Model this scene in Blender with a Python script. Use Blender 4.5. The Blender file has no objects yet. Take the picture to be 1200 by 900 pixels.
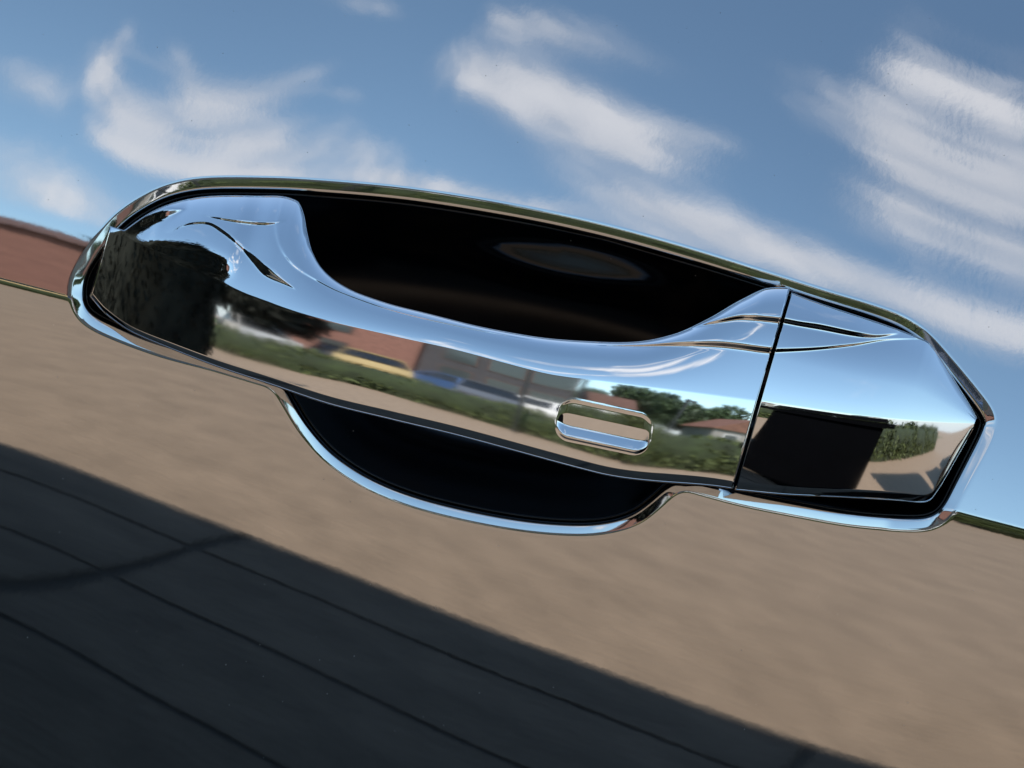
import bpy, bmesh, math, random
import numpy as np
from mathutils import Vector, Matrix
from mathutils.geometry import delaunay_2d_cdt
R = math.radians
rnd = random.Random(7)
C = bpy.context.scene.collection
SC = bpy.context.scene

# ------------------------------------------------------------------ camera
D, S, ZH, TH = 0.90, 0.0002, 0.95, R(16.0)     # distance, metres per photo pixel at the door, handle height, roll
cd = bpy.data.cameras.new('camera'); cam = bpy.data.objects.new('camera', cd); C.objects.link(cam)
ct, st = math.cos(TH), math.sin(TH)
cam.matrix_world = Matrix(((ct, -st, 0, 0), (0, 0, -1, -D), (st, ct, 0, ZH), (0, 0, 0, 1)))
cd.sensor_width = 36; cd.lens = 36 * D / (1200 * S)
cd.clip_start = 0.02; cd.clip_end = 2000
cd.dof.use_dof = True; cd.dof.focus_distance = D - 0.018; cd.dof.aperture_fstop = 32
SC.camera = cam
SC.view_settings.view_transform = 'Standard'; SC.view_settings.look = 'None'
SC.view_settings.gamma = 1; SC.view_settings.exposure = 0.65
SC.cycles.max_bounces = 8; SC.cycles.glossy_bounces = 6; SC.cycles.diffuse_bounces = 3
SC.cycles.caustics_reflective = False; SC.cycles.caustics_refractive = False

SUN_EL, SUN_AZ = R(50), R(-12)                 # the sun stands behind the car
sun_dir = Vector((math.sin(SUN_AZ) * math.cos(SUN_EL), math.cos(SUN_AZ) * math.cos(SUN_EL), math.sin(SUN_EL)))
sl = bpy.data.lights.new('sun', 'SUN'); sl.energy = 4.0; sl.angle = R(0.55); sl.color = (1.0, 0.93, 0.84)
so = bpy.data.objects.new('sun', sl); C.objects.link(so)
so.rotation_euler = sun_dir.to_track_quat('Z', 'Y').to_euler(); so.location = (0, 6, 12)

# ------------------------------------------------------------------ maths helpers
def P2(x, y):
    dx, dy = x - 600.0, y - 450.0
    return dx * ct + dy * st, dx * st - dy * ct
def pchip(xs, ys):
    xs = np.array(xs, float); ys = np.array(ys, float)
    o = np.argsort(xs); xs = xs[o]; ys = ys[o]
    h = np.diff(xs); d = np.diff(ys) / h
    m = np.zeros(len(xs)); m[0] = d[0]; m[-1] = d[-1]
    for i in range(1, len(xs) - 1):
        if d[i-1] * d[i] > 0:
            w1 = 2*h[i] + h[i-1]; w2 = h[i] + 2*h[i-1]
            m[i] = (w1 + w2) / (w1 / d[i-1] + w2 / d[i])
    def f(x):
        x = np.asarray(x, float); xc = np.clip(x, xs[0], xs[-1])
        k = np.clip(np.searchsorted(xs, xc, side='right') - 1, 0, len(h) - 1)
        t = (xc - xs[k]) / h[k]
        r = ((2*t**3 - 3*t**2 + 1) * ys[k] + (t**3 - 2*t**2 + t) * h[k] * m[k]
             + (-2*t**3 + 3*t**2) * ys[k+1] + (t**3 - t**2) * h[k] * m[k+1])
        return r + np.where(x < xs[0], (x - xs[0]) * m[0], 0) + np.where(x > xs[-1], (x - xs[-1]) * m[-1], 0)
    return f
def curve_px(pts):
    uv = [P2(*p) for p in pts]
    return pchip([a for a, b in uv], [b for a, b in uv])
def smooth(a, b, x):
    t = np.clip((np.asarray(x, float) - a) / (b - a), 0, 1); return t * t * (3 - 2 * t)
def W(u, v, H):
    """photo-plane pixels u,v and depth H (metres towards the viewer) -> world coordinates"""
    u, v, H = np.broadcast_arrays(np.asarray(u, float), np.asarray(v, float), np.asarray(H, float))
    k = S * (1 - H / D)
    return np.stack([u * k, -H, ZH + v * k], -1)

# ------------------------------------------------------------------ door surface
vcrease = pchip([-3000, -600, -300, 541, 700, 3000], [-90, -47, -34, -1, 3, 60])
base_up = pchip([-2500, -600, -450, -200, 200, 560, 3000], [3.2, 3.2, 4.8, 8, 12, 15, 15])
def door_tilt(u, v):
    """tilt of the door skin in degrees (positive faces up)"""
    w = v - vcrease(u)
    rate = 0.135 + (0.070 - 0.135) * smooth(-520, -150, u)
    up = base_up(u) + rate * np.clip(w, 0, 90) + 0.062 * np.clip(w - 90, 0, 600)
    sk = sk_f(u)       # the shadow edge runs a little steeper than the roll
    dn = dn_f(np.clip(w * sk, -900, 0))
    b = smooth(-5, 5, w)
    E = up * b + dn * (1 - b)
    t = (E - v * 0.01273) / 2
    t = np.where(v < -640, t * (1 - smooth(-640, -1400, v)) + -1 * smooth(-640, -1400, v), t)
    return t
sk_f = pchip([-3000, -600, -300, 124, 585, 3000], [1.45, 1.45, 1.24, 0.985, 0.85, 0.85])
dn_f = pchip([-900, -600, -430, -345, -248, -120, -50, -12, 0], [-84, -70, -58, -50, -40.5, -25, -16, -9, -4])
GU = np.linspace(-3300, 2600, 400); GV = np.arange(-3400, 1000, 2.0)
_g = np.meshgrid(GU, GV, indexing='ij')
_t = np.tan(np.radians(door_tilt(_g[0], _g[1])))
_H = np.zeros_like(_t); _H[:, 1:] = -np.cumsum((_t[:, 1:] + _t[:, :-1]) / 2 * 2.0, axis=1)
i0 = np.searchsorted(GV, 0)
_H = (_H - _H[:, i0:i0+1]) * S
_H += (-(GU * S) ** 2 / 2 * np.where(GU < 0, 1 / 1.9, 1 / 6.0))[:, None]
def bilin(A, u, v):
    fu = np.clip((np.asarray(u, float) - GU[0]) / (GU[1] - GU[0]), 0, len(GU) - 1.001); fv = np.clip((np.asarray(v, float) - GV[0]) / 2.0, 0, len(GV) - 1.001)
    i = fu.astype(int); j = fv.astype(int); a = fu - i; b = fv - j
    return A[i, j]*(1-a)*(1-b) + A[i+1, j]*a*(1-b) + A[i, j+1]*(1-a)*b + A[i+1, j+1]*a*b
def door_H(u, v): return bilin(_H, u, v)
_Hu = np.gradient(_H, GU * S, axis=0)
def door_grad(u, v): return bilin(_Hu, u, v), -np.tan(np.radians(door_tilt(u, v)))
def door_dir(px, py):
    u, v = P2(px, py); hu, hv = door_grad(u, v)
    n = Vector((-float(hu), -1, -float(hv))).normalized()
    p = Vector(W(u, v, door_H(u, v)).tolist()); d = (p - Vector((0, -D, ZH))).normalized()
    return d.reflect(n)

# ------------------------------------------------------------------ node helpers
class NT:
    def __init__(s, tree): s.t = tree; tree.nodes.clear()
    def n(s, typ, **kw):
        nd = s.t.nodes.new(typ)
        ins = kw.pop('ins', {})
        for k, v in kw.items(): setattr(nd, k, v)
        for k, v in ins.items():
            if isinstance(v, bpy.types.NodeSocket): s.t.links.new(v, nd.inputs[k])
            else: nd.inputs[k].default_value = v
        return nd
    def m(s, op, a, b=0.0, c=None):
        nd = s.n('ShaderNodeMath', operation=op, ins={0: a, 1: b})
        if c is not None:
            if isinstance(c, bpy.types.NodeSocket): s.t.links.new(c, nd.inputs[2])
            else: nd.inputs[2].default_value = c
        return nd.outputs[0]
    def noise(s, vec, scale, detail=4, rough=0.55, dist=0.0):
        return s.n('ShaderNodeTexNoise', ins={'Vector': vec, 'Scale': scale, 'Detail': detail, 'Roughness': rough, 'Distortion': dist})
    def ramp(s, fac, stops):
        nd = s.n('ShaderNodeValToRGB', ins={0: fac}); e = nd.color_ramp.elements
        while len(e) < len(stops): e.new(0.5)
        for i, (p, c) in enumerate(stops): e[i].position = p; e[i].color = (*c, 1) if len(c) == 3 else c
        return nd.outputs[0]

# ------------------------------------------------------------------ world: Nishita sky with broken cloud
world = bpy.data.worlds.new('World'); SC.world = world; world.use_nodes = True
w = NT(world.node_tree)
tc = w.n('ShaderNodeTexCoord')
sky = w.n('ShaderNodeTexSky', sky_type='NISHITA', sun_disc=False, sun_elevation=SUN_EL, sun_rotation=SUN_AZ,
          altitude=0, air_density=1.15, dust_density=0.35, ozone_density=1.1)
dirv = tc.outputs['Generated']
def sq3(v): return w.n('ShaderNodeVectorMath', operation='MULTIPLY', ins={0: v, 1: (3.1, 3.1, 1)}).outputs[0]
def warp(vec, scale, amt, off=0.0):
    nz = w.noise(sq3(vec), scale, 5, 0.6)
    a = w.n('ShaderNodeVectorMath', operation='SUBTRACT', ins={0: nz.outputs['Color'], 1: (0.5, 0.5, 0.5)})
    b = w.n('ShaderNodeVectorMath', operation='MULTIPLY', ins={0: a.outputs[0], 1: (amt * .34, amt * .34, amt)})
    return w.n('ShaderNodeVectorMath', operation='ADD', ins={0: vec, 1: b.outputs[0]}).outputs[0]
wd = warp(dirv, 6.0, 0.025)
wd = warp(wd, 17.0, 0.028)
#         px   py  half-length half-width angle strength
BLOBS = [(35, 98, 62, 26, 20, .8), (55, 205, 95, 42, 25, .75), (225, 95, 62, 24, 48, .8), (285, 172, 120, 50, 18, .85),
         (430, 190, 105, 40, 25, .85), (440, 6, 45, 16, 10, .6), (565, 88, 80, 42, 22, 1.1), (650, 38, 95, 30, 16, .85),
         (650, 128, 80, 36, 24, 1.0), (735, 168, 62, 26, 18, .8), (822, 160, 46, 20, 16, .75), (780, 252, 105, 30, 22, .75),
         (880, 290, 150, 36, 22, .9), (990, 130, 95, 40, 28, .8), (1085, 190, 140, 44, 38, .95), (1165, 105, 75, 50, 20, .7), (1060, 90, 60, 30, 20, .5),
         (1130, 365, 120, 26, 35, .75), (1190, 270, 60, 50, 30, .7), (405, 110, 30, 12, 10, .45), (1010, 250, 70, 30, 20, .5),
         (120, 160, 60, 16, 30, .4), (500, 214, 110, 13, 11, .7), (640, 244, 110, 14, 13, .7), (250, 205, 110, 18, 5, .45),
         (1010, 330, 170, 22, 22, .75), (1050, 250, 100, 22, 30, .4), (60, 235, 70, 24, 12, .5), (600, 20, 60, 24, 20, .5)]
dens = None
for (bx, by, la, lb, ang, stg) in BLOBS:
    la *= 0.92; lb *= 0.80
    c0 = door_dir(bx, by); ca, sa = math.cos(R(ang)), math.sin(R(ang))
    e1 = np.array((door_dir(bx + ca*la*.5, by + sa*la*.5) - door_dir(bx - ca*la*.5, by - sa*la*.5))[:])
    e2 = np.array((door_dir(bx - sa*lb*.5, by + ca*lb*.5) - door_dir(bx + sa*lb*.5, by - ca*lb*.5))[:])
    M = np.stack([e1, e2]); G = np.linalg.inv(M @ M.T) @ M
    x = w.m('SUBTRACT', w.n('ShaderNodeVectorMath', operation='DOT_PRODUCT', ins={0: wd, 1: tuple(G[0])}).outputs['Value'], float(G[0] @ np.array(c0[:])))
    y = w.m('SUBTRACT', w.n('ShaderNodeVectorMath', operation='DOT_PRODUCT', ins={0: wd, 1: tuple(G[1])}).outputs['Value'], float(G[1] @ np.array(c0[:])))
    r2 = w.m('MULTIPLY_ADD', x, x, w.m('MULTIPLY', y, y))
    g = w.m('MULTIPLY', w.m('EXPONENT', w.m('MULTIPLY', r2, -0.7)), stg)
    # only on the side of the sky the cloud stands in
    dens = g if dens is None else w.m('ADD', dens, g)
front = w.m('GREATER_THAN', w.m('MULTIPLY', w.n('ShaderNodeSeparateXYZ', ins={0: dirv}).outputs[1], -1.0), 0.0)
dens = w.m('MULTIPLY', dens, front)
f1 = w.noise(sq3(wd), 9.0, 7, 0.6).outputs[0]
dens = w.m('MULTIPLY', dens, w.m('MULTIPLY_ADD', f1, 2.6, -0.28))
# the rest of the sky: the same broken cloud, seen on a plane overhead
c_mid = door_dir(600, 120)
near = w.n('ShaderNodeVectorMath', operation='DOT_PRODUCT', ins={0: dirv, 1: tuple(c_mid)}).outputs['Value']
away = w.n('ShaderNodeMapRange', interpolation_type='SMOOTHSTEP', ins={0: near, 1: 0.93, 2: 0.82, 3: 0.0, 4: 1.0}).outputs[0]
sq = w.n('ShaderNodeVectorMath', operation='MULTIPLY', ins={0: wd, 1: (1, 1, 2.4)}).outputs[0]
f2 = w.noise(sq, 2.6, 8, 0.6, 0.3).outputs[0]
c2 = w.n('ShaderNodeMapRange', ins={0: f2, 1: 0.53, 2: 0.80, 3: 0.0, 4: 0.65}).outputs[0]
dens = w.m('ADD', dens, w.m('MULTIPLY', c2, away))
cover = w.n('ShaderNodeMapRange', interpolation_type='SMOOTHSTEP', ins={0: dens, 1: 0.15, 2: 1.6, 3: 0.0, 4: 0.84}).outputs[0]
f3 = w.noise(sq3(wd), 9.0, 4, 0.5).outputs[0]
ccol = w.ramp(f3, [(0.3, (0.50, 0.53, 0.59)), (0.7, (0.76, 0.755, 0.77))])
ccol = w.n('ShaderNodeVectorMath', operation='SCALE', ins={0: ccol, 'Scale': 7.4}).outputs[0]
skyc = w.n('ShaderNodeVectorMath', operation='MULTIPLY', ins={0: sky.outputs[0], 1: (0.97, 1.06, 1.02)}).outputs[0]
mx = w.n('ShaderNodeMix', data_type='RGBA', ins={0: cover, 6: skyc, 7: ccol})
elv = w.m('ABSOLUTE', w.n('ShaderNodeSeparateXYZ', ins={0: dirv}).outputs[2])
hz = w.n('ShaderNodeMapRange', interpolation_type='SMOOTHSTEP', ins={0: elv, 1: 0.0, 2: 0.16, 3: 0.75, 4: 0.0}).outputs[0]
mh = w.n('ShaderNodeMix', data_type='RGBA', ins={0: hz, 6: mx.outputs[2], 7: (3.3, 4.0, 5.0, 1)})
bg = w.n('ShaderNodeBackground', ins={0: mh.outputs[2], 1: 0.15})
w.n('ShaderNodeOutputWorld', ins={0: bg.outputs[0]})
world.cycles.sampling_method = 'MANUAL'; world.cycles.sample_map_resolution = 512

# ------------------------------------------------------------------ materials
def mat(name, col, rough=0.5, metal=0.0, spec=None, var=0.0, vscale=8.0, bump=0.0, bscale=40.0, bdist=0.01, coord='Object', rvar=0.0):
    m = bpy.data.materials.new(name); m.use_nodes = True; t = NT(m.node_tree)
    tcn = t.n('ShaderNodeTexCoord'); vec = tcn.outputs[coord]
    p = t.n('ShaderNodeBsdfPrincipled', ins={'Roughness': rough, 'Metallic': metal})
    if spec is not None: p.inputs['IOR'].default_value = spec
    if var > 0:
        nz = t.noise(vec, vscale, 6, 0.6)
        lo = tuple(c * (1 - var) for c in col); hi = tuple(min(1, c * (1 + var)) for c in col)
        t.t.links.new(t.ramp(nz.outputs[0], [(0.3, lo), (0.7, hi)]), p.inputs['Base Color'])
    else: p.inputs['Base Color'].default_value = (*col, 1)
    if rvar > 0:
        nz = t.noise(vec, vscale * 3, 5, 0.6)
        t.t.links.new(t.n('ShaderNodeMapRange', ins={0: nz.outputs[0], 1: .3, 2: .75, 3: rough, 4: rough + rvar}).outputs[0], p.inputs['Roughness'])
    if bump > 0:
        nb = t.noise(vec, bscale, 3, 0.5)
        b = t.n('ShaderNodeBump', ins={'Strength': bump, 'Distance': bdist, 'Height': nb.outputs[0]})
        t.t.links.new(b.outputs[0], p.inputs['Normal'])
    t.n('ShaderNodeOutputMaterial', ins={0: p.outputs[0]})
    return m
M = {}
M['paint'] = mat('gloss_black_paint', (0.55, 0.555, 0.565), 0.02, 1.0, bump=1.0, bscale=420, bdist=0.0000028, rvar=0.03, vscale=6)
M['chrome'] = mat('chrome', (0.76, 0.765, 0.775), 0.012, 1.0, rvar=0.07, vscale=14, bump=1.0, bscale=160, bdist=0.0000012)
M['cup'] = mat('black_gloss_plastic', (0.0012, 0.0018, 0.003), 0.17, 0, spec=1.42, rvar=0.08, vscale=15)
M['rubber'] = mat('black_rubber', (0.012, 0.012, 0.013), 0.6)
M['glass'] = mat('tinted_glass', (0.012, 0.014, 0.016), 0.03, 0, spec=1.5)
M['ground'] = mat('sandy_concrete', (0.255, 0.185, 0.125), 0.9, var=0.15, vscale=9.0, bump=0.4, bscale=60)
_nt = M['ground'].node_tree; _tc = next(n for n in _nt.nodes if n.type == 'TEX_COORD')
_mp = _nt.nodes.new('ShaderNodeMapping'); _mp.inputs['Scale'].default_value = (2.2, 0.6, 1); _nt.links.new(_tc.outputs['Object'], _mp.inputs[0])
for _n in _nt.nodes:
    if _n.type == 'TEX_NOISE' and abs(_n.inputs['Scale'].default_value - 9) < 1: _nt.links.new(_mp.outputs[0], _n.inputs['Vector'])
M['paver'] = mat('shade_toned_paver', (0.108, 0.083, 0.060), 0.85, var=0.25, vscale=9, bump=0.5, bscale=90)  # colour set darker than the ground to deepen the car's shadow
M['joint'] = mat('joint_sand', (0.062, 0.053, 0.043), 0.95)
M['steel'] = mat('rim_alloy', (0.45, 0.46, 0.47), 0.3, 0.9)

# ------------------------------------------------------------------ object helpers
def mesh_obj(name, verts, faces, m, parent=None, smooth_shade=True, normals=None):
    me = bpy.data.meshes.new(name); me.from_pydata([tuple(v) for v in verts], [], [tuple(f) for f in faces]); me.update()
    if smooth_shade: me.polygons.foreach_set('use_smooth', [True] * len(me.polygons))
    if normals is not None: me.normals_split_custom_set_from_vertices([tuple(n) for n in normals])
    for mm in (m if isinstance(m, (list, tuple)) else [m]): me.materials.append(mm)
    o = bpy.data.objects.new(name, me); C.objects.link(o)
    if parent is not None:
        o.parent = parent
    return o
def tag(o, label=None, cat=None, group=None, kind=None):
    if label: o['label'] = label
    if cat: o['category'] = cat
    if group: o['group'] = group
    if kind: o['kind'] = kind
    return o
def empty(name, loc=(0, 0, 0), rz=0):
    o = bpy.data.objects.new(name, None); C.objects.link(o); o.location = loc; o.rotation_euler = (0, 0, rz); o.empty_display_size = 0.1
    return o
class MB:
    def __init__(s): s.v = []; s.f = []
    def box(s, x0, x1, y0, y1, z0, z1):
        b = len(s.v); s.v += [(x0,y0,z0),(x1,y0,z0),(x1,y1,z0),(x0,y1,z0),(x0,y0,z1),(x1,y0,z1),(x1,y1,z1),(x0,y1,z1)]
        s.f += [tuple(b+i for i in q) for q in ((0,3,2,1),(4,5,6,7),(0,1,5,4),(1,2,6,5),(2,3,7,6),(3,0,4,7))]; return s
    def prism(s, poly, axis, a0, a1):
        """poly in the two other axes (x:yz, y:xz, z:xy)"""
        b = len(s.v); n = len(poly)
        for a in (a0, a1):
            for p, q in poly: s.v.append({'x': (a, p, q), 'y': (p, a, q), 'z': (p, q, a)}[axis])
        s.f.append(tuple(b + i for i in range(n))[::-1]); s.f.append(tuple(b + n + i for i in range(n)))
        for i in range(n): j = (i + 1) % n; s.f.append((b + i, b + j, b + n + j, b + n + i))
        return s
    def cyl(s, c, r0, r1, h, n=16, axis='z'):
        b = len(s.v)
        for r, a in ((r0, 0), (r1, h)):
            for i in range(n):
                x, y = r * math.cos(2*math.pi*i/n), r * math.sin(2*math.pi*i/n)
                s.v.append({'z': (c[0]+x, c[1]+y, c[2]+a), 'y': (c[0]+x, c[1]+a, c[2]+y), 'x': (c[0]+a, c[1]+x, c[2]+y)}[axis])
        s.f.append(tuple(b+i for i in range(n))[::-1]); s.f.append(tuple(b+n+i for i in range(n)))
        for i in range(n): j = (i+1) % n; s.f.append((b+i, b+j, b+n+j, b+n+i))
        return s
    def build(s, name, m, parent=None, sm=False): 
        o = mesh_obj(name, s.v, s.f, m, parent, sm)
        bm = bmesh.new(); bm.from_mesh(o.data); bmesh.ops.recalc_face_normals(bm, faces=bm.faces); bm.to_mesh(o.data); bm.free()
        return o
def grid_faces(nu, nv, off=0):
    i, j = np.meshgrid(np.arange(nu - 1), np.arange(nv - 1), indexing='ij'); a = (i * nv + j).ravel() + off
    return np.stack([a, a + nv, a + nv + 1, a + 1], -1)

# ================================================================== GROUND
def sheet(name, x0, x1, y0, y1, z, m):
    o = MB(); o.v = [(x0,y0,z),(x1,y0,z),(x1,y1,z),(x0,y1,z)]; o.f = [(0,1,2,3)]; return o.build(name, m)
g = sheet('ground', -900, 900, -900, 900, 0.0, M['ground']); tag(g, kind='structure')
# paving along the car: joint bed and individual slabs, ending at the car's shadow edge
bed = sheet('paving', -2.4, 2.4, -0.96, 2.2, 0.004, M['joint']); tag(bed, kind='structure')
def clip_poly(p, ymin):
    out = []
    for i in range(len(p)):
        a, b = p[i], p[(i + 1) % len(p)]
        if a[1] >= ymin: out.append(a)
        if (a[1] >= ymin) != (b[1] >= ymin): t = (ymin - a[1]) / (b[1] - a[1]); out.append((a[0] + (b[0]-a[0])*t, ymin))
    return out
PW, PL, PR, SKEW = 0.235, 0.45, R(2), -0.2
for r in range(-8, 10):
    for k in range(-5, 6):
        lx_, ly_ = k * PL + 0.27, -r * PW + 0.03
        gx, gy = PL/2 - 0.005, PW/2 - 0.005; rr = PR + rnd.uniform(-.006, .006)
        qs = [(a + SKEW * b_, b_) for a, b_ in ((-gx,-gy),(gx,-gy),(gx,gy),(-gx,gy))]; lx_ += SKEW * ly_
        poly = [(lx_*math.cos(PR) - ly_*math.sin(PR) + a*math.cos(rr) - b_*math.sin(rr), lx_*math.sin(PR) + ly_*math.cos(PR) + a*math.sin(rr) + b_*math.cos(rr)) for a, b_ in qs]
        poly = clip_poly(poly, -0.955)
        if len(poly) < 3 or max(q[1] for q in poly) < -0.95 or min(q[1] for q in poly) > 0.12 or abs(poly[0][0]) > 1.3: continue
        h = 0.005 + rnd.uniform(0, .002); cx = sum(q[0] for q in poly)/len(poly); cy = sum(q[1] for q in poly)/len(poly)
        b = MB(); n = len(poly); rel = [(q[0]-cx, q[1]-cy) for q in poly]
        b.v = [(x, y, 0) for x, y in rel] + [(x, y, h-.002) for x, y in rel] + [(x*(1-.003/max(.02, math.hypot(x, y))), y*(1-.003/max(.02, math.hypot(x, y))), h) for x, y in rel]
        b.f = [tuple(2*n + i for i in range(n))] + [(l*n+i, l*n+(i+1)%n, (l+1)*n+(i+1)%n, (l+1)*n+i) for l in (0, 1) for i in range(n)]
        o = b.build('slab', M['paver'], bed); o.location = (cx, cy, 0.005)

# ================================================================== THE CAR
car = empty('parked_car', (0, 0.9, 0))
tag(car, 'glossy black car with a chrome door handle, its door mirroring clouds and tan ground', 'car')
def cparent(o, p=None):
    o.parent = p or car
    if p is None: o.matrix_parent_inverse = Matrix.Translation((0, -0.9, 0))
    return o

# outline of the handle opening, traced, closed, clockwise
OUT = [(84,345),(87,322),(98,300),(112,280),(132,256),(158,236),(192,219),(235,210),(300,209),(370,212),(480,222),(600,241),(700,262),
       (800,289),(900,320),(970,342),(1020,357),(1058,371),(1088,391),(1118,424),(1146,458),(1162,480),(1167,497),(1160,517),
       (1147,543),(1131,574),(1117,600),(1101,615),(1072,621),(1000,616),(930,604),(870,592),(828,581),(811,576),(802,574),(792,579),(776,594),(752,612),
       (720,623),(680,627),(620,623),(550,611),(480,593),(425,570),(382,541),(352,508),(332,476),(323,460),(314,452),(300,448),(250,433),
       (190,417),(140,399),(104,382),(88,365)]
def closed_curve(pts, step):
    p = np.array([P2(*q) for q in pts]); n = len(p); out = []
    for i in range(n):
        a, b, c, d = p[i-1], p[i], p[(i+1) % n], p[(i+2) % n]
        t = np.linspace(0, 1, 24, endpoint=False)[:, None]
        out.append(0.5*((2*b) + (-a+c)*t + (2*a-5*b+4*c-d)*t**2 + (-a+3*b-3*c+d)*t**3))
    q = np.concatenate(out)
    def resample(q, step):
        s = np.r_[0, np.cumsum(np.linalg.norm(np.diff(np.vstack([q, q[:1]]), axis=0), axis=1))]
        m = int(s[-1] / step); t = np.linspace(0, s[-1], m, endpoint=False); qq = np.vstack([q, q[:1]])
        return np.stack([np.interp(t, s, qq[:, 0]), np.interp(t, s, qq[:, 1])], -1)
    q = resample(q, step)
    for _ in range(int(30 / step)): q = (np.roll(q, 1, 0) + 2*q + np.roll(q, -1, 0)) / 4
    return resample(q, step)
OC = closed_curve(OUT, 2.5)
tan_ = np.roll(OC, -1, 0) - np.roll(OC, 1, 0); tan_ /= np.linalg.norm(tan_, axis=1)[:, None]
# traced clockwise on screen = clockwise in u,v ; inward normal points right of travel
nin = np.stack([tan_[:, 1], -tan_[:, 0]], -1)
if np.mean(np.sum((OC - OC.mean(0)) * nin, 1)) > 0: nin = -nin
def sdf(pts, poly):
    """distance to closed poly, positive inside"""
    a = poly; b = np.roll(poly, -1, 0); out = np.empty(len(pts))
    for s in range(0, len(pts), 2000):
        p = pts[s:s+2000][:, None, :]
        ab = (b - a)[None]; t = np.clip(np.sum((p - a) * ab, -1) / np.sum(ab * ab, -1), 0, 1)
        d = np.linalg.norm(p - (a + ab * t[..., None]), axis=-1).min(1)
        y0, y1 = a[:, 1][None], b[:, 1][None]; px, py = p[..., 0], p[..., 1]
        cr = ((y0 > py) != (y1 > py)) & (px < (b[:, 0] - a[:, 0])[None] * (py - y0) / (y1 - y0 + 1e-12) + a[:, 0][None])
        out[s:s+2000] = d * np.where(cr.sum(1) % 2 == 1, 1, -1)
    return out

# door skin outside the opening
ring_o = -7.0
ring = OC - nin * 7.0
outer = [(-2600, -3200), (2300, -3200), (2300, 860), (-2600, 860)]
def lines(lo, hi, fine0, fine1, fs, cs):
    a = list(np.arange(fine0, fine1 + 1, fs)); x = fine0 - cs; 
    while x > lo + cs * .4: a.append(x); x -= cs
    x = fine1 + cs
    while x < hi - cs * .4: a.append(x); x += cs
    return np.array(sorted(a))
lu = lines(-2600, 2300, -720, 760, 11, 80); lv = np.array(sorted(set(list(lines(-3200, 860, -700, 640, 11, 80)))))
gu, gv = np.meshgrid(lu, lv, indexing='ij'); gp = np.stack([gu.ravel(), gv.ravel()], -1)
gp = gp[sdf(gp, OC) < -13.0]
# extra rows along the crease so it stays crisp
xs = lines(-2600, 2300, -720, 760, 6, 60)
extra = np.concatenate([np.stack([xs, vcrease(xs) + k], -1) for k in (-6, -4, -2, 0, 2, 4, 6)])
extra = extra[sdf(extra, OC) < -9.5]
keep = np.abs(gp[:, 1] - vcrease(gp[:, 0])) > 7.5
gp = np.concatenate([gp[keep], extra])
edge_pts = [(x, y) for x in lu for y in (-3200, 860)] + [(x, y) for y in lv for x in (-2600, 2300)]
allp = [Vector(p) for p in ring] + [Vector(p) for p in outer] + [Vector(p) for p in edge_pts] + [Vector(p) for p in gp]
nr = len(ring)
edges = [(i, (i + 1) % nr) for i in range(nr)] + [(nr + i, nr + (i + 1) % 4) for i in range(4)]
vs, es, fs, *_ = delaunay_2d_cdt(allp, edges, [], 0, 1e-4)
vv = np.array([v[:] for v in vs]); cen = np.array([vv[list(f)].mean(0) for f in fs])
inside = sdf(cen, ring) > 0
tris = [tuple(f) for f, k in zip(fs, inside) if not k]
hh = door_H(vv[:, 0], vv[:, 1]); hu, hv = door_grad(vv[:, 0], vv[:, 1])
nrm = np.stack([-hu, -np.ones_like(hu), -hv], -1); nrm /= np.linalg.norm(nrm, axis=1)[:, None]
pos = W(vv[:, 0], vv[:, 1], hh)
def orient(tris, pos, want=np.array([0, -1, 0])):
    out = []
    for f in tris:
        a, b, c = pos[f[0]], pos[f[1]], pos[f[2]]
        out.append(f if np.dot(np.cross(b - a, c - a), want) > 0 else f[::-1])
    return out
tris = orient(tris, pos)
# lip: rings going inwards
OFFS = [-7, -5, -3.5, -2.2, -1, 0, 1, 2, 3, 4.5, 6, 7.5, 9, 10, 11, 12, 13, 14]
dn_side = smooth(-0.75, 0.75, -nin[:, 1] * -1)               # 1 where the lip faces up (bottom edge)
dn_side = smooth(-0.6, 0.6, nin[:, 1])
_E = 2 * door_tilt(OC[:, 0], OC[:, 1] - nin[:, 1] * 4) + OC[:, 1] * 0.01273
_E = np.where(dn_side > 0.5, np.minimum(_E, -12), _E)
for _ in range(8): _E = (np.roll(_E, 1) + 2 * _E + np.roll(_E, -1)) / 4
phi_main = np.clip(_E + 4, 14, 60) / 2 * (1 - dn_side) + np.clip(17 - 7 * smooth(200, 260, OC[:, 0]) * (OC[:, 0] < 470) - _E, 18, 60) / 2 * dn_side
for _ in range(6): phi_main = (np.roll(phi_main, 1) + 2 * phi_main + np.roll(phi_main, -1)) / 4
def lip_phi(o):
    base = np.interp(o, [-7, -4, -1, 1.5, 7, 9.5, 12, 14], [0, 0.05, 0.5, 0.95, 1.0, 1.05, 1.6, 2.4])
    a = np.minimum(base * phi_main, 78)
    top = np.interp(o, [-7, -3.5, -1, 1, 8.5, 10, 11, 12, 13, 14], [0, 0.0, 0.35, 0.97, 1.02, 1.22, 1.5, 2.2, 5, 6]) * phi_main
    return a * dn_side + np.minimum(top, 80) * (1 - dn_side)
lipv, lipn = [], []
dep = np.zeros(nr); prev = None
for k, o in enumerate(OFFS):
    ph = np.tan(np.radians(lip_phi(o)))
    if k: dep = dep + (ph + prev) / 2 * (o - OFFS[k-1]) * S
    prev = ph
    q = OC + nin * o
    H = door_H(q[:, 0], q[:, 1]) - dep
    hu, hv = door_grad(q[:, 0], q[:, 1])
    gu_, gv_ = hu - ph * nin[:, 0], hv - ph * nin[:, 1]
    n = np.stack([-gu_, -np.ones(nr), -gv_], -1); n /= np.linalg.norm(n, axis=1)[:, None]
    lipv.append(W(q[:, 0], q[:, 1], H)); lipn.append(n)
rim_uv = OC + nin * 14; rim_H = H.copy()
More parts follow.
